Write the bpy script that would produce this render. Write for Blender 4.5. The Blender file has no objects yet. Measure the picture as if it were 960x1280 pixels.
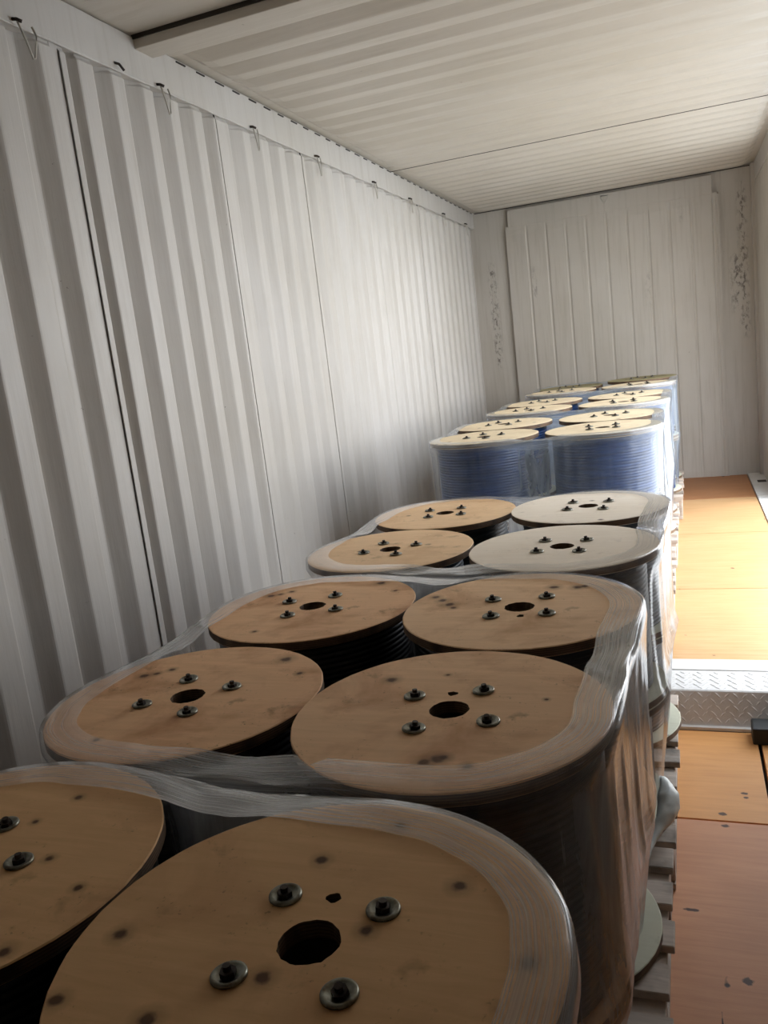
import bpy, bmesh, math, random
from mathutils import Vector, Matrix, noise
random.seed(7)
PI = math.pi
scene = bpy.context.scene
col = scene.collection

# ------------------------------------------------------------------ camera
F_PX, YAW, PITCH, ROLL = 1027.5, 0.364, 0.184, -0.119
CAM = Vector((1.748, 0.0, 1.501))
cd = bpy.data.cameras.new('camera')
cam = bpy.data.objects.new('camera', cd); col.objects.link(cam)
cd.sensor_fit = 'VERTICAL'; cd.sensor_height = 24.0; cd.lens = 24.0 * F_PX / 1280.0
cd.clip_start = 0.02; cd.clip_end = 300
fw = Vector((-math.sin(YAW) * math.cos(PITCH), math.cos(YAW) * math.cos(PITCH), -math.sin(PITCH)))
r0 = Vector((math.cos(YAW), math.sin(YAW), 0)); u0 = r0.cross(fw)
rt = math.cos(ROLL) * r0 + math.sin(ROLL) * u0
up = -math.sin(ROLL) * r0 + math.cos(ROLL) * u0
m3 = Matrix((rt, up, -fw)).transposed()
cam.matrix_world = Matrix.Translation(CAM) @ m3.to_4x4()
scene.camera = cam

# ------------------------------------------------------------------ world: bright hazy daylight
world = bpy.data.worlds.new('daylight'); scene.world = world; world.use_nodes = True
wn = world.node_tree; wn.nodes.clear()
wo = wn.nodes.new('ShaderNodeOutputWorld'); wb = wn.nodes.new('ShaderNodeBackground')
wr = wn.nodes.new('ShaderNodeValToRGB'); wt = wn.nodes.new('ShaderNodeTexCoord'); ws = wn.nodes.new('ShaderNodeSeparateXYZ')
wn.links.new(wt.outputs['Generated'], ws.inputs[0]); wn.links.new(ws.outputs['Z'], wr.inputs[0])
wr.color_ramp.elements[0].position = 0.0; wr.color_ramp.elements[0].color = (1.0, 0.985, 0.97, 1)
wr.color_ramp.elements[1].position = 0.9; wr.color_ramp.elements[1].color = (0.74, 0.85, 1.0, 1)
wn.links.new(wr.outputs[0], wb.inputs[0]); wb.inputs[1].default_value = 4.6
wn.links.new(wb.outputs[0], wo.inputs[0])
OPEN0, OPEN1 = 3.12, 6.56          # the open side door, along the right wall
sun = bpy.data.lights.new('sun', 'SUN'); so = bpy.data.objects.new('sun', sun); col.objects.link(so)
sun.energy = 1.7; sun.angle = math.radians(24); sun.color = (1.0, 0.96, 0.9)
so.rotation_euler = Vector((0.30, -0.02, 0.95)).to_track_quat('Z', 'Y').to_euler()
pt = bpy.data.lights.new('portal', 'AREA'); po = bpy.data.objects.new('portal', pt); col.objects.link(po)
pt.shape = 'RECTANGLE'; pt.size = OPEN1 - OPEN0; pt.size_y = 2.4; pt.cycles.is_portal = True
po.matrix_world = Matrix.Translation((2.45, (OPEN0 + OPEN1) / 2, 1.3)) @ Matrix(((0, 0, 1), (1, 0, 0), (0, 1, 0))).to_4x4()

scene.view_settings.view_transform = 'Standard'
scene.view_settings.look = 'None'
scene.view_settings.gamma = 1.0
scene.view_settings.exposure = 0.45
scene.cycles.max_bounces = 12; scene.cycles.diffuse_bounces = 6; scene.cycles.transparent_max_bounces = 24
scene.cycles.use_denoising = True

# ------------------------------------------------------------------ node helpers
class NT:
    def __init__(s, name):
        s.m = bpy.data.materials.new(name); s.m.use_nodes = True
        s.t = s.m.node_tree; s.t.nodes.clear()
        s.out = s.t.nodes.new('ShaderNodeOutputMaterial')
        s.bsdf = s.t.nodes.new('ShaderNodeBsdfPrincipled')
        s.t.links.new(s.bsdf.outputs[0], s.out.inputs[0])
    def n(s, typ, **kw):
        nd = s.t.nodes.new(typ)
        for k, v in kw.items(): setattr(nd, k, v)
        return nd
    def put(s, sock, v):
        if hasattr(v, 'is_output') or isinstance(v, bpy.types.NodeSocket): s.t.links.new(v, sock)
        else: sock.default_value = v
    def obj(s): return s.n('ShaderNodeTexCoord').outputs['Object']
    def uv(s): return s.n('ShaderNodeTexCoord').outputs['UV']
    def rnd(s): return s.n('ShaderNodeObjectInfo').outputs['Random']
    def mapping(s, vec, scale=(1, 1, 1), loc=(0, 0, 0), rot=(0, 0, 0)):
        m = s.n('ShaderNodeMapping'); s.put(m.inputs['Vector'], vec)
        s.put(m.inputs['Scale'], scale); s.put(m.inputs['Location'], loc); s.put(m.inputs['Rotation'], rot)
        return m.outputs[0]
    def noise(s, vec, scale=5, detail=4, rough=.55, dist=0):
        nd = s.n('ShaderNodeTexNoise'); s.put(nd.inputs['Vector'], vec)
        nd.inputs['Scale'].default_value = scale; nd.inputs['Detail'].default_value = detail
        nd.inputs['Roughness'].default_value = rough; nd.inputs['Distortion'].default_value = dist
        return nd.outputs[0]
    def rng(s, v, a, b, c=0., d=1.):
        nd = s.n('ShaderNodeMapRange'); s.put(nd.inputs[0], v)
        for i, x in enumerate((a, b, c, d)): s.put(nd.inputs[i + 1], x)
        return nd.outputs[0]
    def math(s, op, a, b=0., clamp=False):
        nd = s.n('ShaderNodeMath', operation=op); nd.use_clamp = clamp
        s.put(nd.inputs[0], a); s.put(nd.inputs[1], b); return nd.outputs[0]
    def mix(s, f, a, b, mode='MIX'):
        nd = s.n('ShaderNodeMix', data_type='RGBA', blend_type=mode)
        s.put(nd.inputs[0], f)
        s.put(nd.inputs[6], a if not isinstance(a, tuple) else (*a, 1)); s.put(nd.inputs[7], b if not isinstance(b, tuple) else (*b, 1))
        return nd.outputs[2]
    def bump(s, h, strength=.3, dist=.002):
        nd = s.n('ShaderNodeBump'); nd.inputs['Strength'].default_value = strength; nd.inputs['Distance'].default_value = dist
        s.put(nd.inputs['Height'], h); s.t.links.new(nd.outputs[0], s.bsdf.inputs['Normal'])
    def base(s, c, rough=.5, metal=0.):
        s.put(s.bsdf.inputs['Base Color'], c if not isinstance(c, tuple) else (*c, 1))
        s.put(s.bsdf.inputs['Roughness'], rough); s.put(s.bsdf.inputs['Metallic'], metal)
    def rand_vec(s, k=37.):
        o = s.n('ShaderNodeVectorMath', operation='ADD'); s.put(o.inputs[0], s.obj())
        cb = s.n('ShaderNodeCombineXYZ'); r = s.rnd()
        s.put(cb.inputs[0], s.math('MULTIPLY', r, k)); s.put(cb.inputs[1], s.math('MULTIPLY', r, k * .63)); s.put(cb.inputs[2], s.math('MULTIPLY', r, k * .31))
        s.put(o.inputs[1], cb.outputs[0]); return o.outputs[0]

def simple(name, c, rough=.5, metal=0.):
    n = NT(name); n.base(c, rough, metal); return n.m

def paint(name, c=(.585, .567, .543), streak=(1, 1, 1), rough=.38, dirt=.5, scuff=None):
    n = NT(name); o = n.obj()
    big = n.noise(o, 1.1, 5, .6)
    st = n.noise(n.mapping(o, streak), 5, 5, .6)
    cc = n.mix(n.rng(big, .35, .7), c, tuple(x * y for x, y in zip(c, (.90, .885, .85))))
    cc = n.mix(n.math('MULTIPLY', n.rng(st, .5, .8), dirt), cc, tuple(x * y for x, y in zip(c, (.74, .71, .66))))
    sp = n.noise(n.mapping(o, (30, 30, 30)), 1.2, 3, .7)
    pat = n.noise(o, 2.2, 2, .5)
    spk = n.math('MULTIPLY', n.rng(sp, .715, .75), n.rng(pat, .5, .62))
    cc = n.mix(n.math('MULTIPLY', spk, .8, True), cc, (.10, .075, .06))
    if scuff:                                        # worn rust and rub marks in upright bands on the end wall
        sx = n.n('ShaderNodeSeparateXYZ'); n.put(sx.inputs[0], o)
        tot = None
        for (x0, w, z0, z1, k) in scuff:
            dx = n.math('ABSOLUTE', n.math('SUBTRACT', sx.outputs[0], x0))
            a = n.rng(dx, 0., w, 1., 0.)
            b = n.math('MULTIPLY', n.rng(sx.outputs[2], z0 - .06, z0 + .06), n.rng(sx.outputs[2], z1 - .06, z1 + .06, 1., 0.))
            f = n.math('MULTIPLY', n.math('MULTIPLY', a, b), k)
            tot = f if tot is None else n.math('MAXIMUM', tot, f)
        nz = n.noise(n.mapping(o, (34, 34, 17)), 1., 4, .72)
        cc = n.mix(n.math('MULTIPLY', n.rng(nz, .5, .60), tot, True), cc, (.13, .11, .10))
    n.base(cc, n.rng(st, .3, .8, rough, rough + .18))
    n.bump(n.noise(n.mapping(o, streak), 9, 4, .6), .22, .004)
    return n.m

M = {}
M['wall'] = paint('white_painted_steel_wall', streak=(6, 6, .5))
M['roof'] = paint('white_painted_steel_roof', (.60, .56, .495), streak=(.5, 5, 5), dirt=.45)
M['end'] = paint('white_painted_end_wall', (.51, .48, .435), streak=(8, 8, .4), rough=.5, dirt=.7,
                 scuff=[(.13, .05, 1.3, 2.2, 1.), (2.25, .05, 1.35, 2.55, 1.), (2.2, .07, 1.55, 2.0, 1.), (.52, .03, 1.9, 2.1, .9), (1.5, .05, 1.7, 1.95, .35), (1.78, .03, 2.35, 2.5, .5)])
M['sill'] = paint('white_painted_sill', (.76, .75, .73), streak=(3, 3, 3), rough=.45)
M['dark_gap'] = simple('dark_sealant_and_shade', (.03, .025, .02), .8)
M['steel_hook'] = simple('painted_wire', (.50, .48, .43), .5, .0)

def plywood(name, c1, c2, axis=0, dirt=.5, rough=.45, marks=None):
    n = NT(name); o = n.rand_vec()
    sc = (2, 26, 26) if axis == 0 else (26, 2, 26)
    g = n.noise(n.mapping(o, sc), 2.2, 6, .65, .4)
    b = n.noise(o, 1.7, 4, .55)
    cc = n.mix(n.rng(g, .3, .72), c1, c2)
    cc = n.mix(n.math('MULTIPLY', n.rng(b, .42, .75), dirt), cc, tuple(x * .62 for x in c2))
    sp = n.noise(n.mapping(o, (13, 13, 13)), 1., 2, .5)
    cc = n.mix(n.rng(sp, .735, .76), cc, (.05, .025, .012))
    if marks:
        wo_ = n.obj()
        for (x, y, rx, ry) in marks:
            mp = n.mapping(wo_, (1 / rx, 1 / ry, 0), (-x / rx, -y / ry, 0))
            ln = n.n('ShaderNodeVectorMath', operation='LENGTH'); n.put(ln.inputs[0], mp)
            dd = n.math('ADD', ln.outputs['Value'], n.math('MULTIPLY', n.math('SUBTRACT', n.noise(wo_, 90, 2), .5), 1.1))
            cc = n.mix(n.rng(dd, .8, 1.15, .92, 0.), cc, (.035, .016, .01))
    n.base(cc, rough); n.bsdf.inputs['Specular IOR Level'].default_value = .28; n.bump(g, .25, .0015)
    return n.m
NEARMARKS = [(1.795, 2.49, .012, .009), (1.80, 2.425, .012, .008), (1.865, 2.62, .011, .007), (1.868, 2.595, .008, .006), (1.70, 2.02, .02, .006),
             (1.905, 2.22, .006, .012), (1.82, 1.79, .012, .012), (1.735, 1.50, .003, .07), (1.76, 1.63, .002, .05), (1.71, 1.53, .002, .03)]
M['floor_near'] = plywood('reddish_plywood_floor', (.78, .40, .215), (.66, .31, .165), dirt=.4, rough=.5, marks=NEARMARKS)
M['floor_near_b'] = plywood('orange_plywood_floor', (.84, .43, .16), (.72, .34, .12), dirt=.3, rough=.5, marks=NEARMARKS)
M['floor_far'] = plywood('honey_plywood_floor', (.62, .38, .19), (.52, .30, .13), dirt=.22, rough=.42)

M['floor_end'] = plywood('brown_shaded_plywood_floor', (.50, .235, .10), (.40, .17, .07), dirt=.35, rough=.5)  # browner end sheet: shade past the doorway is put into its colour
def reelwood(name, c, stain, stain_amt, knots, knotcol=(.07, .03, .015), grain=.5):
    """flange face: faint grain, blotchy stains and dark knots where this board has them (reel-local metres)"""
    n = NT(name); o = n.rand_vec() if not knots else n.obj()
    g = n.noise(n.mapping(o, (3, 30, 30), rot=(0, 0, .35)), 2.0, 6, .65, .8)
    b = n.noise(o, 5.5, 5, .62, .5)
    b2 = n.noise(o, 13, 4, .6, .3)
    cc = n.mix(n.math('MULTIPLY', n.rng(g, .3, .75), grain), c, tuple(x * y for x, y in zip(c, (.72, .66, .58))))
    cc = n.mix(n.math('MULTIPLY', n.rng(b, .48, .66), stain_amt), cc, stain)
    sp = n.noise(n.mapping(o, (130, 130, 130)), 1., 3, .6)
    cc = n.mix(n.math('MULTIPLY', n.math('MULTIPLY', n.rng(sp, .62, .68), n.rng(b2, .5, .62)), stain_amt), cc, tuple(x * .35 for x in stain))
    cc = n.mix(n.math('MULTIPLY', n.rng(b2, .62, .72), stain_amt * .8), cc, tuple(x * .55 for x in stain))
    if knots:
        wob = n.math('MULTIPLY', n.math('SUBTRACT', n.noise(o, 70, 2), .5), .9)
        for (x, y, r) in knots:
            mp = n.mapping(o, (1 / r, 1 / r, 0), (-x / r, -y / r, 0))
            ln = n.n('ShaderNodeVectorMath', operation='LENGTH'); n.put(ln.inputs[0], mp)
            dd = n.math('ADD', ln.outputs['Value'], wob)
            cc = n.mix(n.rng(dd, .9, 2.6, .45, 0.), cc, tuple(x * .4 for x in stain))
            cc = n.mix(n.rng(dd, .55, 1.2, .9, 0.), cc, knotcol)
    else:
        v = n.n('ShaderNodeTexVoronoi'); n.put(v.inputs['Vector'], o); v.inputs['Scale'].default_value = 9
        cc = n.mix(n.math('MULTIPLY', n.rng(v.outputs['Distance'], .05, .13, 1., 0.), n.rng(b, .45, .55)), cc, knotcol)
    n.base(cc, .6); n.bsdf.inputs['Specular IOR Level'].default_value = .22; n.bump(g, .2, .001)
    return n.m
M['edge'] = None
def edgemat():
    n = NT('plywood_edge'); o = n.obj()
    sx = n.n('ShaderNodeSeparateXYZ'); n.put(sx.inputs[0], o)
    w = n.math('SINE', n.math('MULTIPLY', sx.outputs[2], 1500.))
    nz = n.noise(o, 25, 4)
    cc = n.mix(n.rng(w, -.3, .3), (.20, .125, .07), (.10, .055, .03))
    cc = n.mix(n.rng(nz, .45, .7), cc, (.07, .045, .03))
    n.base(cc, .7); return n.m
M['edge'] = edgemat()
A_KNOTS = [(-.211, -.03, .008), (-.044, .131, .0075), (.129, .113, .0085), (.027, .213, .007), (-.025, -.055, .0085), (.052, .027, .0075), (.222, .014, .008), (-.215, -.124, .008), (-.108, -.125, .009), (.10, -.20, .008)]
AL_KNOTS = [(.049, .168, .006), (.119, .028, .006), (.203, -.017, .006), (.197, -.129, .008), (.0, -.2, .007), (.03, .1, .005)]
M['w_a'] = reelwood('tan_plywood_knotted', (.82, .52, .26), (.58, .32, .15), .5, A_KNOTS)
M['w_al'] = reelwood('tan_plywood_knotted_left', (.84, .53, .265), (.60, .33, .16), .5, AL_KNOTS)
M['w_b'] = reelwood('tan_plywood_stained', (.95, .63, .37), (.58, .29, .14), .7, [(.010, -.174, .009), (.026, -.163, .011), (.034, -.156, .007), (.075, -.178, .007), (-.138, .111, .010), (-.04, .14, .004), (.15, .05, .004)])
M['w_b2'] = reelwood('tan_plywood_blotched', (.95, .65, .39), (.56, .29, .13), .65, [(-.215, .075, .009), (-.19, .05, .010), (-.165, .02, .011), (-.15, -.005, .007), (.056, .143, .011), (.11, .14, .011), (.125, .148, .008)])
M['w_b3'] = reelwood('brown_plywood_stained', (.92, .58, .33), (.55, .26, .12), .75, [(-.118, .123, .007), (-.162, .087, .010), (-.14, .10, .007), (.116, .19, .012), (-.064, -.187, .006), (.18, .12, .006)])
M['w_c'] = reelwood('honey_plywood', (.92, .64, .38), (.68, .42, .22), .5, None)
M['w_pale'] = reelwood('bleached_plywood', (.96, .86, .72), (.84, .72, .56), .3, None, grain=.35)
M['w_d'] = reelwood('cream_plywood', (.86, .72, .50), (.64, .49, .31), .5, None)
M['w_moss'] = reelwood('greenish_weathered_plywood', (.34, .30, .16), (.18, .16, .08), .8, None)
M['w_low'] = reelwood('pale_green_tinted_plywood', (.70, .70, .55), (.55, .54, .40), .3, None, grain=.3)

def cablemat(name, c, rough):
    n = NT(name); o = n.rand_vec()
    z = n.noise(n.mapping(o, (3, 3, 40)), 2., 4)
    n.base(n.mix(n.rng(z, .35, .7), c, tuple(x * 1.9 + .004 for x in c)), rough)
    return n.m
M['cab_black'] = cablemat('black_cable_sheath', (.010, .010, .012), .38)
M['cab_teal'] = cablemat('blue_black_cable_sheath', (.012, .022, .032), .42)
M['cab_blue'] = cablemat('blue_cable_sheath', (.006, .030, .11), .35)
M['barrel'] = simple('dark_barrel', (.02, .014, .01), .9)

def washermat():
    n = NT('zinc_washer'); o = n.rand_vec()
    z = n.noise(o, 90, 3)
    n.base(n.mix(n.rng(z, .4, .7), (.26, .27, .235), (.12, .10, .07)), .34, .85); return n.m
M['washer'] = washermat()
M['bolt'] = simple('dark_bolt_steel', (.05, .04, .035), .5, .7)

def palletmat():
    n = NT('weathered_pallet_wood'); o = n.rand_vec()
    g = n.noise(n.mapping(o, (3, 30, 30)), 2.2, 5, .65, .3); b = n.noise(o, 7, 4)
    cc = n.mix(n.rng(g, .3, .72), (.60, .51, .43), (.40, .33, .27))
    cc = n.mix(n.rng(b, .5, .75), cc, (.10, .08, .06))
    n.base(cc, .75); n.bump(g, .5, .002); return n.m
M['pallet'] = palletmat()
M['tread'] = paint('painted_tread_plate', (.70, .69, .68), streak=(5, 5, 5), rough=.33, dirt=.5)
M['rubber'] = simple('black_rubber', (.012, .014, .013), .6)

def filmmat(name, tint=(.88, .89, .90), ring=.27, skirt=.02):
    """thin stretch film: see-through, hazier where it is gathered and where doorway light is painted as haze, mirror-like at grazing angles"""
    n = NT(name); uv = n.uv()
    sv = n.n('ShaderNodeSeparateXYZ'); n.put(sv.inputs[0], uv)
    ga = n.n('ShaderNodeAttribute', attribute_name='gather_lit_haze').outputs['Fac']
    fine = n.noise(n.mapping(uv, (1.6, 300, 1)), 1., 2, .6)
    med = n.noise(n.mapping(uv, (3, 22, 1)), 1., 3, .6, .2)
    vert = n.noise(n.mapping(uv, (22, 3.5, 1), rot=(0, 0, .10)), 1., 5, .68, .6)
    isr = n.rng(sv.outputs[1], .066, .10, 1., 0.)
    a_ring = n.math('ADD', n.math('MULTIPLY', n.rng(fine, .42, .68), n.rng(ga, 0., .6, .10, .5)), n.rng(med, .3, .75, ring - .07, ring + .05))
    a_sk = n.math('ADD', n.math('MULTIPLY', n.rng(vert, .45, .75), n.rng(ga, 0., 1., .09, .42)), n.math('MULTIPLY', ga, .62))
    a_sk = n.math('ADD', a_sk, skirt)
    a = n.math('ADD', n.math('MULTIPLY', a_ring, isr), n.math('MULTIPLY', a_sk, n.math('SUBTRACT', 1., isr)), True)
    n.t.nodes.remove(n.bsdf)
    df = n.n('ShaderNodeBsdfDiffuse'); df.inputs[0].default_value = (*tint, 1)
    tl = n.n('ShaderNodeBsdfTranslucent'); tl.inputs[0].default_value = (*tint, 1)
    tr = n.n('ShaderNodeBsdfTransparent'); gl = n.n('ShaderNodeBsdfGlossy'); gl.inputs['Roughness'].default_value = .14
    bp = n.n('ShaderNodeBump'); bp.inputs['Strength'].default_value = .35; bp.inputs['Distance'].default_value = .004
    n.put(bp.inputs['Height'], n.math('ADD', n.math('MULTIPLY', fine, .25), n.math('MULTIPLY', vert, n.math('SUBTRACT', 1., isr))))
    fr = n.n('ShaderNodeLayerWeight'); fr.inputs['Blend'].default_value = .5
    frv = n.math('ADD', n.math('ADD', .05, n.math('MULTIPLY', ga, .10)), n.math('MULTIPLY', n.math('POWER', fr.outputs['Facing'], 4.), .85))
    n.t.links.new(bp.outputs[0], gl.inputs['Normal']); n.t.links.new(bp.outputs[0], fr.inputs['Normal'])
    def mixs(f, a_, b_):
        m = n.n('ShaderNodeMixShader'); n.put(m.inputs[0], f); n.t.links.new(a_, m.inputs[1]); n.t.links.new(b_, m.inputs[2]); return m.outputs[0]
    body = mixs(.4, df.outputs[0], tl.outputs[0])
    n.t.links.new(mixs(frv, mixs(a, tr.outputs[0], body), gl.outputs[0]), n.out.inputs[0])
    return n.m
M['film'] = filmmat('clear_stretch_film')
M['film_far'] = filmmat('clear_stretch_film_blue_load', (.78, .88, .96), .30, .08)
M['film_bunch'] = simple('gathered_stretch_film', (.78, .82, .80), .4)
M['ground'] = None
def groundmat():
    n = NT('concrete_yard'); o = n.obj(); z = n.noise(o, .8, 6)
    n.base(n.mix(z, (.42, .41, .39), (.55, .54, .51)), .85); return n.m
M['ground'] = groundmat()

# ------------------------------------------------------------------ mesh helpers
def mesh(name, V, Fc, mats, smooth=False, mi=None):
    me = bpy.data.meshes.new(name); me.from_pydata([tuple(v) for v in V], [], Fc); me.update()
    for m in (mats if isinstance(mats, (list, tuple)) else [mats]): me.materials.append(m)
    if mi: me.polygons.foreach_set('material_index', mi)
    if smooth: me.polygons.foreach_set('use_smooth', [True] * len(me.polygons))
    return me
def link(name, me, parent=None, loc=(0, 0, 0), rot=(0, 0, 0)):
    o = bpy.data.objects.new(name, me); col.objects.link(o)
    o.location = loc; o.rotation_euler = rot
    if parent: o.parent = parent
    return o
def fixn(me):
    bm = bmesh.new(); bm.from_mesh(me); bmesh.ops.recalc_face_normals(bm, faces=bm.faces); bm.to_mesh(me); bm.free(); return me
def box_vf(x0, x1, y0, y1, z0, z1, V, Fc):
    b = len(V)
    V += [(x0, y0, z0), (x1, y0, z0), (x1, y1, z0), (x0, y1, z0), (x0, y0, z1), (x1, y0, z1), (x1, y1, z1), (x0, y1, z1)]
    Fc += [tuple(b + i for i in f) for f in ((0, 3, 2, 1), (4, 5, 6, 7), (0, 1, 5, 4), (1, 2, 6, 5), (2, 3, 7, 6), (3, 0, 4, 7))]
def box(name, x0, x1, y0, y1, z0, z1, mat, parent=None, bev=0.):
    V, Fc = [], []; box_vf(x0, x1, y0, y1, z0, z1, V, Fc)
    me = mesh(name, V, Fc, mat)
    if bev:
        bm = bmesh.new(); bm.from_mesh(me)
        bmesh.ops.bevel(bm, geom=bm.edges[:], offset=bev, segments=2, affect='EDGES', profile=.6); bm.to_mesh(me); bm.free()
    return link(name, me, parent)
def tag(o, label=None, cat=None, group=None, kind=None):
    for k, v in (('label', label), ('category', cat), ('group', group), ('kind', kind)):
        if v: o[k] = v
    return o
def empty(name, loc=(0, 0, 0), rz=0.):
    e = bpy.data.objects.new(name, None); col.objects.link(e); e.location = loc; e.rotation_euler = (0, 0, rz)
    e.empty_display_size = .1; return e
def struct(name, label=None):
    e = empty(name); e['kind'] = 'structure'
    if label: e['label'] = label
    return e
def lathe(name, prof, mats, seg=64, smooth=True, mi=None, closed=True):
    V, Fc, MI = [], [], []
    n = len(prof)
    for i in range(seg):
        a = 2 * PI * i / seg
        for (r, z) in prof: V.append((r * math.cos(a), r * math.sin(a), z))
    for i in range(seg):
        j = (i + 1) % seg
        for k in range(n if closed else n - 1):
            l = (k + 1) % n
            Fc.append((i * n + k, j * n + k, j * n + l, i * n + l))
            if mi: MI.append(mi[k])
    return fixn(mesh(name, V, Fc, mats, smooth, MI or None))
def tube(name, pts, r, mat, seg=8, closed=False):
    V, Fc = [], []; P = [Vector(p) for p in pts]; n = len(P)
    up_ = Vector((0.01, 0.02, 1))
    for i, p in enumerate(P):
        t = (P[(i + 1) % n] - P[i - 1]) if closed else (P[min(i + 1, n - 1)] - P[max(i - 1, 0)])
        t.normalize(); a = t.cross(up_)
        if a.length < .05: a = t.cross(Vector((1, 0, 0)))
        a.normalize(); b = t.cross(a)
        rr = r[i] if isinstance(r, (list, tuple)) else r
        for k in range(seg):
            q = 2 * PI * k / seg; V.append(p + rr * (math.cos(q) * a + math.sin(q) * b))
    for i in range(n if closed else n - 1):
        j = (i + 1) % n
        for k in range(seg):
            l = (k + 1) % seg; Fc.append((i * seg + k, i * seg + l, j * seg + l, j * seg + k))
    if not closed: Fc += [tuple(range(seg - 1, -1, -1)), tuple(range((n - 1) * seg, n * seg))]
    return mesh(name, V, Fc, mat, True)

# ------------------------------------------------------------------ corrugated sheets
def corrugation(y0, y1, darks, depth, slope_out=.03, crest=.09, hi0=0., hi1=False):
    """profile [(y, d)]: d=0 recess, d=1 crest; darks = intervals where the sheet rises towards the room"""
    P = [(y0, 0.)]
    for k, (a, b) in enumerate(darks):
        nxt = darks[k + 1][0] if k + 1 < len(darks) else y1
        room = nxt - b
        c = min(crest, room * .66); s = min(slope_out, room * .22)
        P += [(a, 0.), (b, 1.), (b + c, 1.), (b + c + s, 0.)]
    if hi1: P = P[:-2]
    P.append((y1, 1. if hi1 else 0.))
    if hi0: P[0:1] = [(y0, 1.), (y0 + hi0, 1.), (y0 + hi0 + .012, 0.)]
    P = [p for i, p in enumerate(P) if i == 0 or p[0] > P[i - 1][0] + 1e-5]
    # rounded folds
    Q = []
    for i, (y, d) in enumerate(P):
        if 0 < i < len(P) - 1:
            e = .006
            (ya, da), (yb, db) = P[i - 1], P[i + 1]
            e1 = min(e, (y - ya) * .3); e2 = min(e, (yb - y) * .3)
            Q.append((y - e1, d + (da - d) * e1 / (y - ya)))
            Q.append((y, d + ((da - d) * e1 / (y - ya) + (db - d) * e2 / (yb - y)) * .22))
            Q.append((y + e2, d + (db - d) * e2 / (yb - y)))
        else: Q.append((y, d))
    return Q
def sheet(name, prof, stations, place, mat, parent, thick=.004):
    """prof along one axis, stations [(s, factor)] along the other; place(p, s, d) -> xyz ; solid sheet"""
    V, Fc = [], []; n = len(prof); m = len(stations)
    for side in (0, 1):
        for (s, f) in stations:
            for (y, d) in prof: V.append(place(y, s, d * f, side * thick))
    B = n * m
    for i in range(m - 1):
        for k in range(n - 1):
            a = i * n + k; Fc.append((a, a + 1, a + n + 1, a + n)); Fc.append((B + a, B + a + n, B + a + n + 1, B + a + 1))
    for k in range(n - 1):
        Fc.append((k, B + k, B + k + 1, k + 1)); a = (m - 1) * n + k; Fc.append((a, a + 1, B + a + 1, B + a))
    for i in range(m - 1):
        a = i * n; Fc.append((a, a + n, B + a + n, B + a)); a = i * n + n - 1; Fc.append((a, B + a, B + a + n, a + n))
    return link(name, fixn(mesh(name, V, Fc, mat)), parent)

H = 2.69; W = 2.35; L = 7.74; SF = .14; RB = 2.555; Y0 = -4.2
WD = .040
# ---- left wall
wl = struct('wall_left', 'white painted corrugated steel side wall with upright ribs')
def darks_even(a, b, p, w): 
    r = []; y = a
    while y + w + .02 < b: r.append((y, y + w)); y += p
    return r
wst = [(-.02, 0.), (.06, 0.), (.12, 1.), (RB - .02, 1.), (RB - .008, .8), (RB + .02, .8)]
def wplace(y, s, d, t): return (-WD + WD * d - t, y, s)
panels = [(Y0, -1.5, darks_even(Y0 + .1, -1.5, .21, .055)), (-1.495, 1.05, darks_even(-1.4, 1.05, .21, .055)),
          (1.056, 2.245, darks_even(1.10, 1.70, .21, .055) + [(1.748, 1.797), (1.918, 1.975), (2.138, 2.193)]),
          (2.283, 3.198, [(2.333, 2.362), (2.479, 2.534), (2.637, 2.708), (2.799, 2.865), (2.96, 3.029), (3.13, 3.185)]),
          (3.204, 4.022, [(3.349, 3.424), (3.525, 3.592), (3.708, 3.767), (3.87, 3.93)]),
          (4.030, 5.10, darks_even(4.10, 5.10, .178, .06)),
          (5.105, 6.0, darks_even(5.17, 6.0, .172, .06)),
          (6.008, L + .02, darks_even(6.07, 7.6, .172, .06))]
HI = {1.056: (0, True), 2.283: (.028, True), 3.204: (.10, True), 4.030: (.03, False), 5.105: (0, True), 6.008: (.03, False)}
for a, b, dk in panels:
    h0, h1_ = HI.get(a, (0, False)); pr = corrugation(a, b, dk, WD, hi0=h0, hi1=h1_)
    sheet('wall_panel', [(y, d) for y, d in pr], wst, wplace, M['wall'], wl)
box('seam_strip', -.05, -.007, 2.2475, 2.2825, -.02, RB, M['wall'], wl)
box('wall_light_blocker', -.075, -.045, Y0, L + .1, -.2, 2.80, M['wall'], wl)  # added outer shell behind the panels, stops light leaking in
# side rail along the top
box('top_rail', -.05, .004, Y0, L, RB, H + .004, M['wall'], wl, .004)
for y in (3.201, 4.026, 6.004): box('seam_seal', -.04, -.004, y - .0035, y + .0035, .0, RB, M['dark_gap'], wl)
lip = tube('weld_bead', [(0.003, y, RB - .002 + .0015 * math.sin(y * 23)) for y in [Y0 + i * .06 for i in range(int((L - Y0) / .06))]], .0035, M['wall'], 6)
link('weld_bead', lip, wl)
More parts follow.
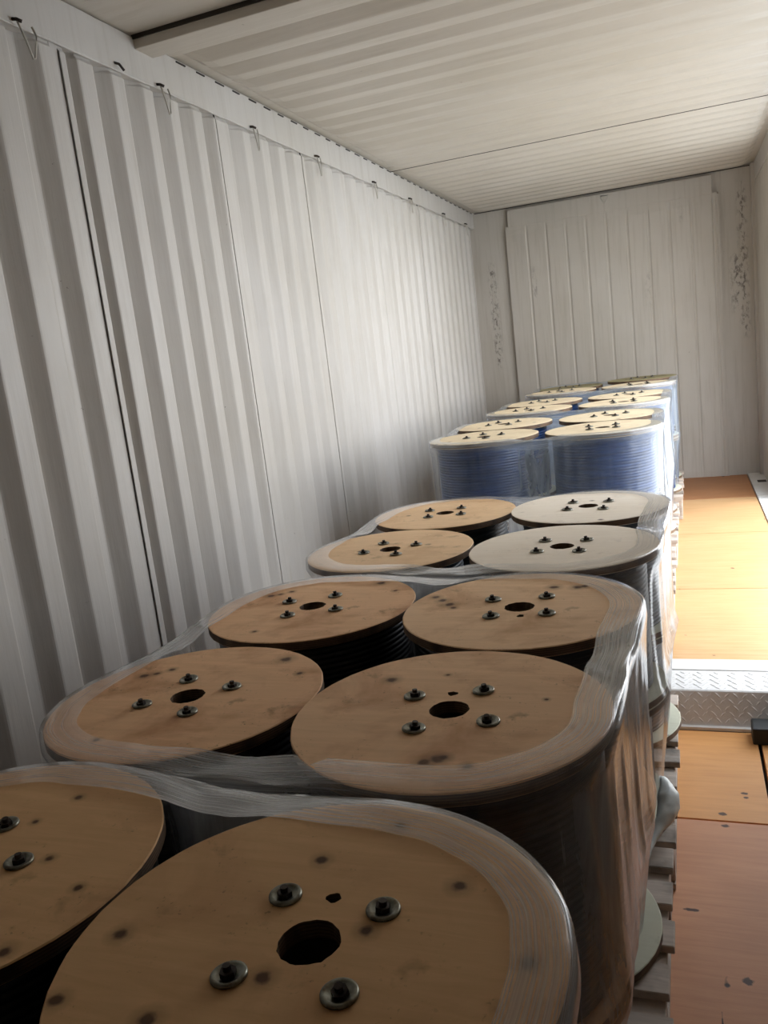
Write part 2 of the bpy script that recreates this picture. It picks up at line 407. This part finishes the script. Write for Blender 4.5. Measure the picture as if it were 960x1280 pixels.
# ---- ceiling
ce = struct('ceiling', 'white painted corrugated steel roof in three sheets')
RD = .028
cst = [(-.02, 0.), (.045, 0.), (.085, .75), (.13, 1.), (1.0, 1.), (2.22, 1.), (2.265, .75), (2.305, 0.), (W + .02, 0.)]
def cplace(y, s, d, t): return (s, y, H + RD * .35 - RD * d + t)
for a, b, dk in [(Y0, -.1, darks_even(Y0 + .12, -.1, .185, .07)), (-.1, 2.70, darks_even(.0, 2.45, .185, .07)), 
                 (2.80, 5.371, [(2.93, 3.0), (3.11, 3.19), (3.295, 3.37), (3.475, 3.56), (3.66, 3.74), (3.85, 3.94), (4.05, 4.13), (4.235, 4.31), (4.42, 4.50), (4.60, 4.68), (4.785, 4.86), (4.97, 5.05), (5.15, 5.22)]),
                 (5.380, L - .002, darks_even(5.45, 7.65, .168, .07))]:
    sheet('roof_panel', corrugation(a, b, dk, RD, .025, .085), cst, cplace, M['roof'], ce)
box('roof_header', -.02, W + .02, 2.69, 2.80, 2.655, 2.76, M['roof'], ce, .004)
box('roof_header_plate', .03, W - .03, 2.80, 2.885, 2.676, 2.70, M['roof'], ce, .003)
box('header_shadow_strip', .0, W, 2.684, 2.692, 2.686, 2.70, M['dark_gap'], ce)  # dark strip painted in for the shadow where roof meets header
box('joint_seal', .02, W - .02, 5.374, 5.378, H - .0185, H - .0155, M['dark_gap'], ce)
box('roof_light_blocker', -.1, W + .1, Y0 - .05, L + .1, H + .06, H + .10, M['roof'], ce)  # unseen slab added over the roof sheets to block light leaks
for i in range(34):              # short sealant dashes between rail and roof sheet
    y = 2.95 + i * .142
    if y > L - .1: break
    box('sealant_dash', .002, .008, y, y + .055 + .02 * random.random(), H - .008, H - .003, M['dark_gap'], ce)
# ---- end wall
we = struct('wall_back', 'white painted end wall with a raised panel of upright ribs')
box('end_plate', -.04, W + .04, L, L + .04, -.1, H + .02, M['end'], we)
darks = [(.47 + i * .172, .47 + i * .172 + .028) for i in range(10)]
pe = [(.29, 1.)]
for a, b in darks: pe += [(a, 1.), (a + .010, 0.), (b - .010, 0.), (b, 1.)]
pe.append((2.075, 1.))
pe = [(x, d) for x, d in pe]
def eplace(x, s, d, t, dd=.007):
    e = min(x - .29, 2.075 - x); edge = min(1., max(0., e / .006))
    return (x + (2.52 - s) * .0, L - .004 - (.045 * edge - dd * (1 - d) * edge) + t * .0 + (0.0 if t == 0 else .012), s)
pe2 = [(.29, 0), (.293, 0), (.297, 0)] + pe[1:-1] + [(2.068, 0), (2.072, 0), (2.075, 0)]
sheet('ribbed_end_panel', pe2, [(SF - .02, 0.), (SF + .05, 1.), (2.44, 1.), (2.49, .3), (2.52, 0.)], eplace, M['end'], we, .004)
box('end_top_band', .325, 2.03, L - .046, L + .01, 2.51, 2.66, M['end'], we, .004)
box('panel_edge', 2.064, 2.076, L - .05, L, SF, 2.50, M['end'], we)
box('end_joint', .02, W - .02, L - .012, L - .002, H - .008, H - .002, M['dark_gap'], we)
# corner posts
box('corner_post', W - .03, W + .05, L - .10, L, SF, H, M['end'], we, .004)
# ---- right wall: closed near part, open side door, short closed far part
wr_ = struct('wall_right', 'white painted right wall with an open side doorway')
rst = [(-.02, 0.), (.06, 0.), (.12, 1.), (RB - .05, 1.), (RB + .02, 0.)]
def rplace(y, s, d, t): return (W + WD - WD * d + t, y, s)
sheet('wall_panel', corrugation(Y0, -1.6, darks_even(Y0 + .1, -1.6, .2, .06), WD), rst, rplace, M['wall'], wr_)
sheet('wall_panel', corrugation(-1.6, .9, darks_even(-1.5, .9, .2, .06), WD), rst, rplace, M['wall'], wr_)
sheet('wall_panel', corrugation(.9, OPEN0, darks_even(.95, OPEN0, .2, .06), WD), rst, rplace, M['wall'], wr_)
box('wall_light_blocker', W + .045, W + .07, Y0, OPEN0, -.2, 2.80, M['wall'], wr_)  # same added light-blocking shell, outside the right wall
sheet('wall_panel', corrugation(OPEN1, L + .02, darks_even(OPEN1 + .07, L - .05, .105, .03), .016, .03, .02), rst, lambda y, s, d, t: (W + .008 - .016 * d + t, y, s), M['end'], wr_)
box('wall_light_blocker', W + .045, W + .07, OPEN1, L + .1, -.2, 2.80, M['wall'], wr_)
box('top_rail', W - .004, W + .06, Y0, L, RB, H + .004, M['wall'], wr_, .004)
box('door_post', W - .005, W + .09, OPEN0 - .10, OPEN0, -.02, RB, M['wall'], wr_, .004)
box('door_post', W - .0, W + .09, OPEN1, OPEN1 + .05, SF, RB, M['wall'], wr_, .004)
# ---- near end behind the camera
wf = struct('wall_front', 'closed white container end behind the viewer')
box('end_plate', -.05, W + .05, Y0 - .05, Y0, -.1, H + .05, M['wall'], wf)
# ---- floor
fl = struct('floor', 'plywood floor sheets, reddish brown near and honey coloured beyond the step')
def board(x0, x1, y0, y1, z, mat):
    return box('floor_board', x0, x1, y0 + .004, y1 - .004, z - .028, z, M[mat], fl, .0015)
for (a, b, mt) in [(Y0, -2.35, 'floor_near'), (-2.35, -1.15, 'floor_near'), (-1.15, .05, 'floor_near'), (.05, 1.25, 'floor_near'), (1.25, 2.45, 'floor_near'), (2.45, 3.052, 'floor_near_b')]:
    board(-.02, 1.932, a, b, 0., mt); board(1.944, W + .03, a, b, 0., 'floor_near_b')
for (a, b) in [(3.40, 4.38), (4.38, 5.59), (5.59, 6.72), (6.72, L - .02)]:
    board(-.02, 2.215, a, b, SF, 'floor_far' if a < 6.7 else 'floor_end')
box('floor_underlay', -.04, W + .04, Y0, L + .02, -.08, -.03, M['dark_gap'], fl)
box('step_core', -.02, W + .02, 3.12, L, -.03, SF - .03, M['dark_gap'], fl)
# sill
box('trim_1', 2.222, W + .12, 3.40, L - .0, SF - .03, SF + .006, M['sill'], fl, .003)
box('sill_joint', 2.225, W + .1, 6.715, 6.725, SF + .004, SF + .009, M['end'], fl)
box('sill_socket', 2.27, 2.335, 7.28, 7.36, SF + .004, SF + .010, M['dark_gap'], fl)

# ---- tread plate step
tp = struct('trim_2', 'white painted diamond tread plate step across the floor')
V, Fc = [], []
prof = [(3.052, .0), (3.052, .012), (3.070, .012), (3.072, .0165), (3.100, SF - .004), (3.105, SF), (3.29, SF), (3.29, SF - .02), (3.13, SF - .03), (3.09, 0)]
for x in (-.02, W + .02):
    for (y, z) in prof: V.append((x, y, z))
n = len(prof)
for k in range(n): l = (k + 1) % n; Fc.append((k, l, n + l, n + k))
Fc += [tuple(range(n)), tuple(range(2 * n - 1, n - 1, -1))]
link('step_plate', fixn(mesh('step_plate', V, Fc, M['tread'])), tp)
box('smooth_strip', -.02, W + .02, 3.293, 3.402, SF - .02, SF + .004, M['sill'], tp, .003)
def lozenges(name, O, U, Vv, N, lu, lv, pitch=.031):
    V, Fc = [], []; O, U, Vv, N = map(Vector, (O, U, Vv, N))
    j = 0; v = pitch * .5
    while v < lv - .006:
        i = 0; u = pitch * .5 * (j % 2) + .01
        while u < lu:
            ang = PI / 4 if (i + j) % 2 else -PI / 4
            ang += PI * .0
            c = O + U * u + Vv * v; d = U * math.cos(ang) + Vv * math.sin(ang); e = -U * math.sin(ang) + Vv * math.cos(ang)
            b = len(V); hl, hw, h = .0155, .0042, .0022
            V += [c - d * hl, c - e * hw, c + d * hl, c + e * hw, c - d * hl * .45 + N * h, c + d * hl * .45 + N * h]
            Fc += [(b, b + 1, b + 5, b + 4), (b + 1, b + 2, b + 5), (b + 2, b + 3, b + 4, b + 5), (b + 3, b, b + 4)]
            u += pitch; i += 1
        v += pitch * .75; j += 1
    return mesh(name, V, Fc, M['tread'])
fv = Vector((0, .028, SF - .0205)).normalized()
o = link('tread_pattern', lozenges('tread_pattern', (0, 3.0722, .0175), (1, 0, 0), fv, (0, -.97, .22), W, .122), tp); o['kind'] = 'stuff'
o = link('tread_pattern', lozenges('tread_pattern', (0, 3.108, SF), (1, 0, 0), (0, 1, 0), (0, 0, 1), W, .18), tp); o['kind'] = 'stuff'

# yard outside
g = box('ground', -30, 60, -40, 50, -.5, -.32, M['ground']); g['kind'] = 'structure'

# ------------------------------------------------------------------ lashing rings under the top rail
ringdesc = [(2.10, 1.), (2.80, .75), (3.50, .55), (4.19, .6), (5.05, .55), (5.78, .5), (6.65, .4), (7.38, .3)]
place = ['nearest the camera', 'second from the camera', 'third from the camera', 'fourth from the camera',
         'fifth from the camera', 'sixth from the camera', 'seventh from the camera', 'last before the far corner']
for k, (y, open_) in enumerate(ringdesc):
    e = empty('lashing_ring', (.006, y, RB + .004))
    tag(e, 'triangular wire lashing ring on the left rail, ' + place[k], 'lashing ring', 'lashing rings along the left rail')
    hw = .034; dr = .092
    pin = tube('pin', [(.0, -.008, .006), (.012, -.006, .004), (.022, .004, -.002)], .0052, M['bolt'], 8); link('pin', pin, e)
    tri = [(.012, -.004, .0), (.014, hw * .5 * open_ + .0, -dr * .5), (.015, hw * open_, -dr), (.015, hw * open_ + .008, -dr + .004),
           (.014, hw * 1.7 * open_, -dr * .5), (.014, hw * 1.9 * open_, -.022), (.014, hw * 1.5 * open_, .0)]
    link('wire', tube('wire', tri, .0030, M['steel_hook'], 8), e)
e = empty('lashing_ring', (1.17, L - .036, 2.64)); tag(e, 'small triangular lashing ring at the top of the far end wall', 'lashing ring')
link('wire', tube('wire', [(-.03, -.012, .0), (.03, -.012, .0), (.028, -.014, -.015), (.004, -.014, -.06), (-.004, -.014, -.06), (-.028, -.014, -.015)], .0035, M['steel_hook'], 8, True), e)
link('pin', tube('pin', [(-.02, .01, .002), (-.02, -.012, .002)], .006, M['end'], 8), e)
sh = link('rail_stud', tube('rail_stud', [(.0, 2.555, RB + .022), (.018, 2.56, RB + .014), (.024, 2.575, RB - .004)], .0045, M['bolt'], 8))
tag(sh, 'small dark bent stud under the left top rail near the roof header', 'stud')

# rubber block on the near floor by the step
blk = box('rubber_block', 1.915, 2.10, 2.955, 3.045, .0, .062, M['rubber'], None, .006)
tag(blk, 'black rubber block lying against the tread plate step at the right', 'block')

# ------------------------------------------------------------------ cable reels
RF = .26; RW = .226; FT = .021
def flange_mesh(name, mat, drive=None, seed=0):
    rg = random.Random(seed); bm = bmesh.new()
    def ring(cx, cy, r, n, wob=0.):
        vs = [bm.verts.new((cx + (r + rg.uniform(-wob, wob)) * math.cos(2 * PI * i / n), cy + (r + rg.uniform(-wob, wob)) * math.sin(2 * PI * i / n), 0)) for i in range(n)]
        return [bm.edges.new((vs[i], vs[(i + 1) % n])) for i in range(n)]
    E = ring(0, 0, RF, 96, .0006) + ring(0, 0, .033, 32, .0012)
    if drive: E += ring(drive[0], drive[1], .0085, 12, .0022)
    bmesh.ops.triangle_fill(bm, use_beauty=True, use_dissolve=False, edges=E, normal=(0, 0, 1))
    faces = bm.faces[:]
    r = bmesh.ops.extrude_face_region(bm, geom=faces)
    vs = [v for v in r['geom'] if isinstance(v, bmesh.types.BMVert)]
    bmesh.ops.translate(bm, vec=(0, 0, -FT), verts=vs)
    bmesh.ops.recalc_face_normals(bm, faces=bm.faces)
    me = bpy.data.meshes.new(name)
    for f in bm.faces: f.material_index = 0 if abs(f.normal.z) > .5 else 1
    be = [e for e in bm.edges if len(e.link_faces) == 2 and e.link_faces[0].material_index != e.link_faces[1].material_index and all(v.co.xy.length > .2 for v in e.verts)]
    bmesh.ops.bevel(bm, geom=be, offset=.0018, segments=1, affect='EDGES')
    bm.to_mesh(me); bm.free(); me.materials.append(mat); me.materials.append(M['edge'])
    return me
FL = {}
def flange(matkey, drive, seed):
    k = (matkey, drive, seed)
    if k not in FL: FL[k] = flange_mesh('flange', M[matkey], drive, seed)
    return FL[k]
WND = {}
def winding(matkey, h, RW=RW):
    k = (matkey, round(h, 3), RW)
    if k in WND: return WND[k]
    hh = h - 2 * FT; n = max(8, int(hh / .0125)); p = hh / n
    prof = [(.10, FT), (.10, FT + hh)]
    pr = []
    for i in range(n):
        z = FT + i * p
        for q in (0., .2, .5, .8): pr.append((RW + .0042 * math.sin(PI * (q + .0)) , z + q * p))
    pr.append((RW, FT + hh))
    me = lathe('cable_winding', prof[:1] + pr + prof[1:], M[matkey], 72)
    WND[k] = me; return me
BAR = lathe('barrel', [(.036, FT * .5), (.036, .37), (.05, .37), (.05, FT * .5)], M['barrel'], 24)
WSH = lathe('washer', [(.0, -.0015), (.0, .0015), (.006, .001), (.0095, .0012), (.0135, .0034), (.0165, .0044), (.0185, .0030), (.0188, .0006), (.0165, .0006)], M['washer'], 28)
def bolt_mesh():
    V, Fc = [], []
    for (r, z0, z1, n) in ((.0085, .001, .007, 6), (.0045, .007, .0125, 10)):
        b = len(V)
        for i in range(n):
            a = 2 * PI * i / n; V += [(r * math.cos(a), r * math.sin(a), z0), (r * math.cos(a), r * math.sin(a), z1)]
        for i in range(n): j = (i + 1) % n; Fc.append((b + 2 * i, b + 2 * j, b + 2 * j + 1, b + 2 * i + 1))
        Fc.append(tuple(b + 2 * i + 1 for i in range(n)))
    return mesh('bolt', V, Fc, M['bolt'])
BLT = bolt_mesh()

def reel(x, y, z, h, wood, cable, label, group, rot=0., drive=None, seed=0, bolts=True, low='w_low', rbolt=.084, rw=.226):
    e = empty('cable_reel', (x, y, z), 0.)
    tag(e, label, 'cable reel', group)
    a = link('upper_flange', flange(wood, drive, seed), e, (0, 0, h))
    b = link('lower_flange', flange(low, None, 99), e, (0, 0, FT))
    link('cable_winding', winding(cable, h, rw), e)
    bb = link('barrel', BAR, e); bb.scale = (1, 1, (h - FT * .6) / .37)
    if bolts:
        for k in range(4):
            an = rot + k * PI / 2 + random.uniform(-.04, .04)
            w = link('washer', WSH, e, (rbolt * math.cos(an), rbolt * math.sin(an), h + .0006), (random.uniform(-.05, .05), random.uniform(-.05, .05), an))
            link('bolt', BLT, w, (random.uniform(-.0015, .0015), random.uniform(-.0015, .0015), 0.), (random.uniform(-.12, .12), random.uniform(-.12, .12), 0))
    return e

# ------------------------------------------------------------------ pallets
def pallet(x0, x1, y0, y1, z, h, n, label):
    e = empty('pallet', ((x0 + x1) / 2, (y0 + y1) / 2, z)); tag(e, label, 'pallet', 'wooden pallets under the reels')
    Lx = x1 - x0; Ly = y1 - y0; t = .02; bw = .088
    def bxm(nm, sx, sy, sz, bev=.002):
        V, Fc = [], []; box_vf(-sx / 2, sx / 2, -sy / 2, sy / 2, 0, sz, V, Fc); me = mesh(nm, V, Fc, M['pallet'])
        bm = bmesh.new(); bm.from_mesh(me); bmesh.ops.bevel(bm, geom=bm.edges[:], offset=bev, segments=1, affect='EDGES'); bm.to_mesh(me); bm.free(); return me
    db = bxm('deck_board', Lx, bw, t); sb = bxm('stringer_board', .09, Ly, t); bl = bxm('block', .09, .12, h - 3 * t - .001); bb = bxm('base_board', .09, Ly, t)
    p = (Ly - bw) / (n - 1)
    for k in range(n):
        link('deck_board', db, e, (random.uniform(-.004, .006), -Ly / 2 + bw / 2 + k * p + random.uniform(-.003, .003), h - t), (0, 0, random.uniform(-.006, .006)))
    for sx in (-1, 0, 1):
        X = sx * (Lx / 2 - .055)
        link('stringer_board', sb, e, (X, 0, h - 2 * t - .0005)); link('base_board', bb, e, (X, 0, .0005))
        for sy in (-1, 0, 1): link('block', bl, e, (X, sy * (Ly / 2 - .07), t + .0007))
    return e
pallet(.56, 1.655, -.14, .925, 0., .145, 8, 'weathered wooden pallet under the nearest wrapped stack')
pallet(.56, 1.662, .965, 2.07, 0., .145, 8, 'weathered wooden pallet under the second wrapped stack')
pallet(.57, 1.672, 2.09, 3.045, 0., .145, 7, 'weathered wooden pallet under the third stack, against the step')
pallet(.56, 1.66, 3.60, 4.72, SF, .145, 8, 'wooden pallet under the first blue stack beyond the step')
pallet(.57, 1.67, 4.82, 5.90, SF, .155, 8, 'wooden pallet under the middle blue stack beyond the step')
pallet(.58, 1.70, 6.03, 7.12, SF, .165, 8, 'wooden pallet under the farthest blue stack by the end wall')

# ------------------------------------------------------------------ stretch film
def film(name, circles, ztop, zfun, zbot, label, mat, seed, ring_w=.07, mids=(), pull=.02, flare=.022):
    """circles [(x, y)], ztop(x) height of tops; profile down the load from a fold over the top rims"""
    rg = random.Random(seed); R = RF + .004
    pts = []
    for (cx, cy) in circles:
        for k in range(120): a = 2 * PI * k / 120; pts.append((cx + R * math.cos(a), cy + R * math.sin(a)))
    pts = sorted(set(pts))
    def half(ps):
        h = []
        for q in ps:
            while len(h) > 1 and (h[-1][0] - h[-2][0]) * (q[1] - h[-2][1]) - (h[-1][1] - h[-2][1]) * (q[0] - h[-2][0]) <= 0: h.pop()
            h.append(q)
        return h
    lo = half(pts); hi = half(pts[::-1]); hull = lo[:-1] + hi[:-1]
    hv = [Vector((a, b)) for a, b in hull]; n = len(hv)
    seg = [(hv[(i + 1) % n] - hv[i]).length for i in range(n)]; tot = sum(seg)
    N = 420; P = []
    i = 0; acc = 0.
    for k in range(N):
        s = tot * k / N
        while acc + seg[i] < s: acc += seg[i]; i += 1
        P.append(hv[i].lerp(hv[(i + 1) % n], (s - acc) / seg[i]))
    # neighbour-smoothed normals
    Nm = []
    for k in range(N):
        t = P[(k + 3) % N] - P[k - 3]; Nm.append(Vector((t.y, -t.x)).normalized())
    V, UVc, GA = [], [], []
    T = zfun
    def nz(k, v, a, b): return noise.noise(Vector((P[k].x * a + seed * 7.3, P[k].y * a, v * b)))
    rows = [('in', 1.), ('in', .66), ('in', .33), ('in', .03), ('rim', 0), ('down', 0)] + [('sk', f) for f in [i / 22 for i in range(1, 23)]]
    for ri, (kind, f) in enumerate(rows):
        for k in range(N):
            p, nn = P[k], Nm[k]
            gap = max(0., min((p - Vector(c)).length for c in circles) - R)
            g = min(1., gap / .09)
            top = T(p.x) + .003
            wv = ring_w * (1 + .22 * nz(k, 0, 2.2, 0)) + .006 * nz(k, 3, 11, 0)
            if kind == 'in':
                off = -wv * f - .006 * g
                qi = p + nn * off; over = min((qi - Vector(c)).length for c in circles) - RF
                z = top + .0012 + .0008 * nz(k, f * 3, 6, 1) - .012 * min(1., max(0., over - .004) / .05)
                vv = wv * (1 - f)
            elif kind == 'rim':
                off = .002 - .006 * g; z = top - .002 - .012 * g; vv = ring_w + .002
            elif kind == 'down':
                off = .004 - .010 * g; z = top - FT - .006 - .02 * g; vv = ring_w + .03
            else:
                z = (top - FT - .008) * (1 - f) + zbot * f
                d = min([abs(z - T(p.x)) / .10] + [abs(z - mz) / .07 for mz in mids] + [1.])
                cling = 1 - (1 - d) ** 2
                off = .004 - pull * cling * (.75 + .5 * nz(k, z, 3, 2)) - .012 * g
                off += .007 * nz(k, z * 1.3, 14, 2.2) + .004 * nz(k, z, 34, 5)
                if f > .6: off -= flare * (f - .6) / .4
                vv = ring_w + .03 + (top - FT - z)
                if f == 1.: z += .03 * nz(k, 9, 7, 0)
            q = p + nn * off
            GA.append(min(1., g * .8 + max(0., nn.x - .35) * (.55 + .9 * nz(k, z, 5, 1.2)) * (1. if kind == 'sk' else .3)) * (1. if zbot < .3 or nn.y > -.6 else .35))  # right-facing film gets extra haze: doorway light painted into its opacity
            V.append((q.x, q.y, z)); UVc.append((tot * k / N, vv))
    m = len(rows); Fc = []
    for r in range(m - 1):
        for k in range(N):
            l = (k + 1) % N; Fc.append((r * N + k, r * N + l, (r + 1) * N + l, (r + 1) * N + k))
    me = mesh(name, V, Fc, M[mat], True)
    at = me.attributes.new('gather_lit_haze', 'FLOAT', 'POINT'); at.data.foreach_set('value', [max(0., x) for x in GA])
    uvl = me.uv_layers.new(name='UVMap')
    for poly in me.polygons:
        for li in poly.loop_indices:
            vi = me.loops[li].vertex_index; u, v = UVc[vi]
            if poly.vertices[0] % N == N - 1 and vi % N == 0: u += tot
            uvl.data[li].uv = (u, v)
    o = link(name, me); tag(o, label, 'plastic wrap', 'stretch film around each pallet load'); return o

# ------------------------------------------------------------------ the six loads
ordn = ['nearest', 'second', 'third', 'fourth', 'fifth', 'farthest']
G_TOP = 'cable reels in the upper layer'; G_LOW = 'cable reels in the lower layer'
def load(idx, zb, pos, tops, woods, cable, lows_wood='w_low', rots=(0.78,) * 4, drives=(None,) * 4, adj=('tan',) * 4, zmid=.0, rw=.226, midw='w_low'):
    """pos order: front left, front right, rear left, rear right"""
    nm = ['front left', 'front right', 'rear left', 'rear right']
    for k, (x, y) in enumerate(pos):
        h1 = (zmid or (tops[k] + zb) / 2) - zb; h = tops[k] - zb - h1
        reel(x, y, zb, h1 - .0008, midw, cable, 'lower reel under the %s reel of the %s pallet, pale flange' % (nm[k], ordn[idx]), G_LOW, 0, None, 98, False, lows_wood, .084, rw - .024 if zb < .2 and rw > .23 else rw - .012)
        reel(x, y, zb + h1, h, woods[k], cable, '%s plywood-ended cable reel on top, %s of the %s wrapped pallet' % (adj[k], nm[k], ordn[idx]), G_TOP,
             rots[k], drives[k], idx * 4 + k, True, midw, .084, rw)
ZP = .1455
A = [(.835, .16), (1.364, .115), (.825, .715), (1.364, .65)]
B = [(.832, 1.242), (1.364, 1.197), (.848, 1.784), (1.383, 1.722)]
Cc = [(.861, 2.344), (1.405, 2.255), (.894, 2.870), (1.421, 2.800)]
D = [(.83, 3.87), (1.385, 3.87), (.815, 4.42), (1.375, 4.42)]
E_ = [(.84, 5.09), (1.40, 5.09), (.84, 5.64), (1.40, 5.64)]
F_ = [(.87, 6.30), (1.43, 6.30), (.87, 6.85), (1.43, 6.85)]
def dr(a, r=.068): return (r * math.cos(a), r * math.sin(a))
load(0, ZP, A, (.915, .93, .915, .93), ('w_al', 'w_a', 'w_al', 'w_a'), 'cab_black', rots=(.6, .78, .12, .78), drives=(None, None, dr(2.4, .07), dr(1.60, .070)), adj=('tan', 'tan', 'knotty tan', 'knotty tan'), zmid=.48, rw=.236, midw='w_b3')
load(1, ZP, B, (.915, .93, .915, .93), ('w_b3', 'w_b', 'w_b3', 'w_b2'), 'cab_black', rots=(.58, 1.08, 1.2, .95), drives=(None, dr(1.75, .062), None, dr(-1.35, .062)), adj=('brown stained', 'stained tan', 'brown', 'blotched tan'), zmid=.48, rw=.236, midw='w_b3')
load(2, ZP, Cc, (.915, .93, .915, .93), ('w_c', 'w_pale', 'w_c', 'w_pale'), 'cab_teal', rots=(.56, .74, 1.0, .75), adj=('honey', 'bleached pale', 'honey', 'bleached pale'), zmid=.515, rw=.219)
Z4, Z5, Z6 = SF + .1455, SF + .1555, SF + .1655
load(3, Z4, D, (1.075,) * 4, ('w_d',) * 4, 'cab_blue', rots=(.3, .9, .5, .4), adj=('cream',) * 4)
load(4, Z5, E_, (1.083,) * 4, ('w_d',) * 4, 'cab_blue', rots=(.3, .9, .5, .4), adj=('cream',) * 4)
load(5, Z6, F_, (1.100, 1.100, 1.092, 1.11), ('w_d', 'w_d', 'w_moss', 'w_moss'), 'cab_blue', rots=(.3, .9, .5, .4), adj=('cream', 'cream', 'greenish', 'greenish'))

def slope(a, b): return lambda x: a + (b - a) * min(1., max(0., (x - .83) / .53))
zn = slope(.915, .93)
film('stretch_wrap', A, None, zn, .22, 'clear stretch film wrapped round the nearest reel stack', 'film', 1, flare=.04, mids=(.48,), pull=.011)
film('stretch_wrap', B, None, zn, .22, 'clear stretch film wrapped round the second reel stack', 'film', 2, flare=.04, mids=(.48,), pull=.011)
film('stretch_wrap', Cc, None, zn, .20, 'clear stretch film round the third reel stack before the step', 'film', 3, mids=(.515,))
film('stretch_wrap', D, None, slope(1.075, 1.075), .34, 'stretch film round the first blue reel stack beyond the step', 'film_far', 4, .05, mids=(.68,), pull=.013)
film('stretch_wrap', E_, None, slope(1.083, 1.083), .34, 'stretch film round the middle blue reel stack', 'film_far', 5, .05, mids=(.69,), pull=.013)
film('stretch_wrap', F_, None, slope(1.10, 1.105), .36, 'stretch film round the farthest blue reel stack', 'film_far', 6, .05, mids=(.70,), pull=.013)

def bunch(pts, rs, label, seed):
    rg = random.Random(seed)
    P = [Vector(p) for p in pts]; Q, Rr = [], []
    for i in range(len(P) - 1):
        for k in range(6):
            t = k / 6; Q.append(P[i].lerp(P[i + 1], t) + Vector((rg.uniform(-1, 1), rg.uniform(-1, 1), rg.uniform(-1, 1))) * .002)
            Rr.append((rs[i] * (1 - t) + rs[i + 1] * t) * rg.uniform(.85, 1.15))
    for _ in range(5):
        Q = [Q[0]] + [(Q[i - 1] + Q[i] * 2 + Q[i + 1]) / 4 for i in range(1, len(Q) - 1)] + [Q[-1]]
        Rr = [Rr[0]] + [(Rr[i - 1] + Rr[i] * 2 + Rr[i + 1]) / 4 for i in range(1, len(Rr) - 1)] + [Rr[-1]]
    me = tube('film_tail', Q, Rr, M['film_bunch'], 20)
    for v in me.vertices: v.co += Vector(noise.noise_vector(v.co * 60)) * .004
    o = link('film_tail', me); tag(o, label, 'plastic wrap'); return o
bunch([(1.640, 2.215, .262), (1.655, 2.165, .235), (1.648, 2.115, .215), (1.625, 2.06, .195), (1.60, 1.985, .176), (1.575, 1.90, .166)], [.008, .030, .026, .011, .009, .007],
      'twisted whitish tail of stretch film hanging over the pallet edge', 3)
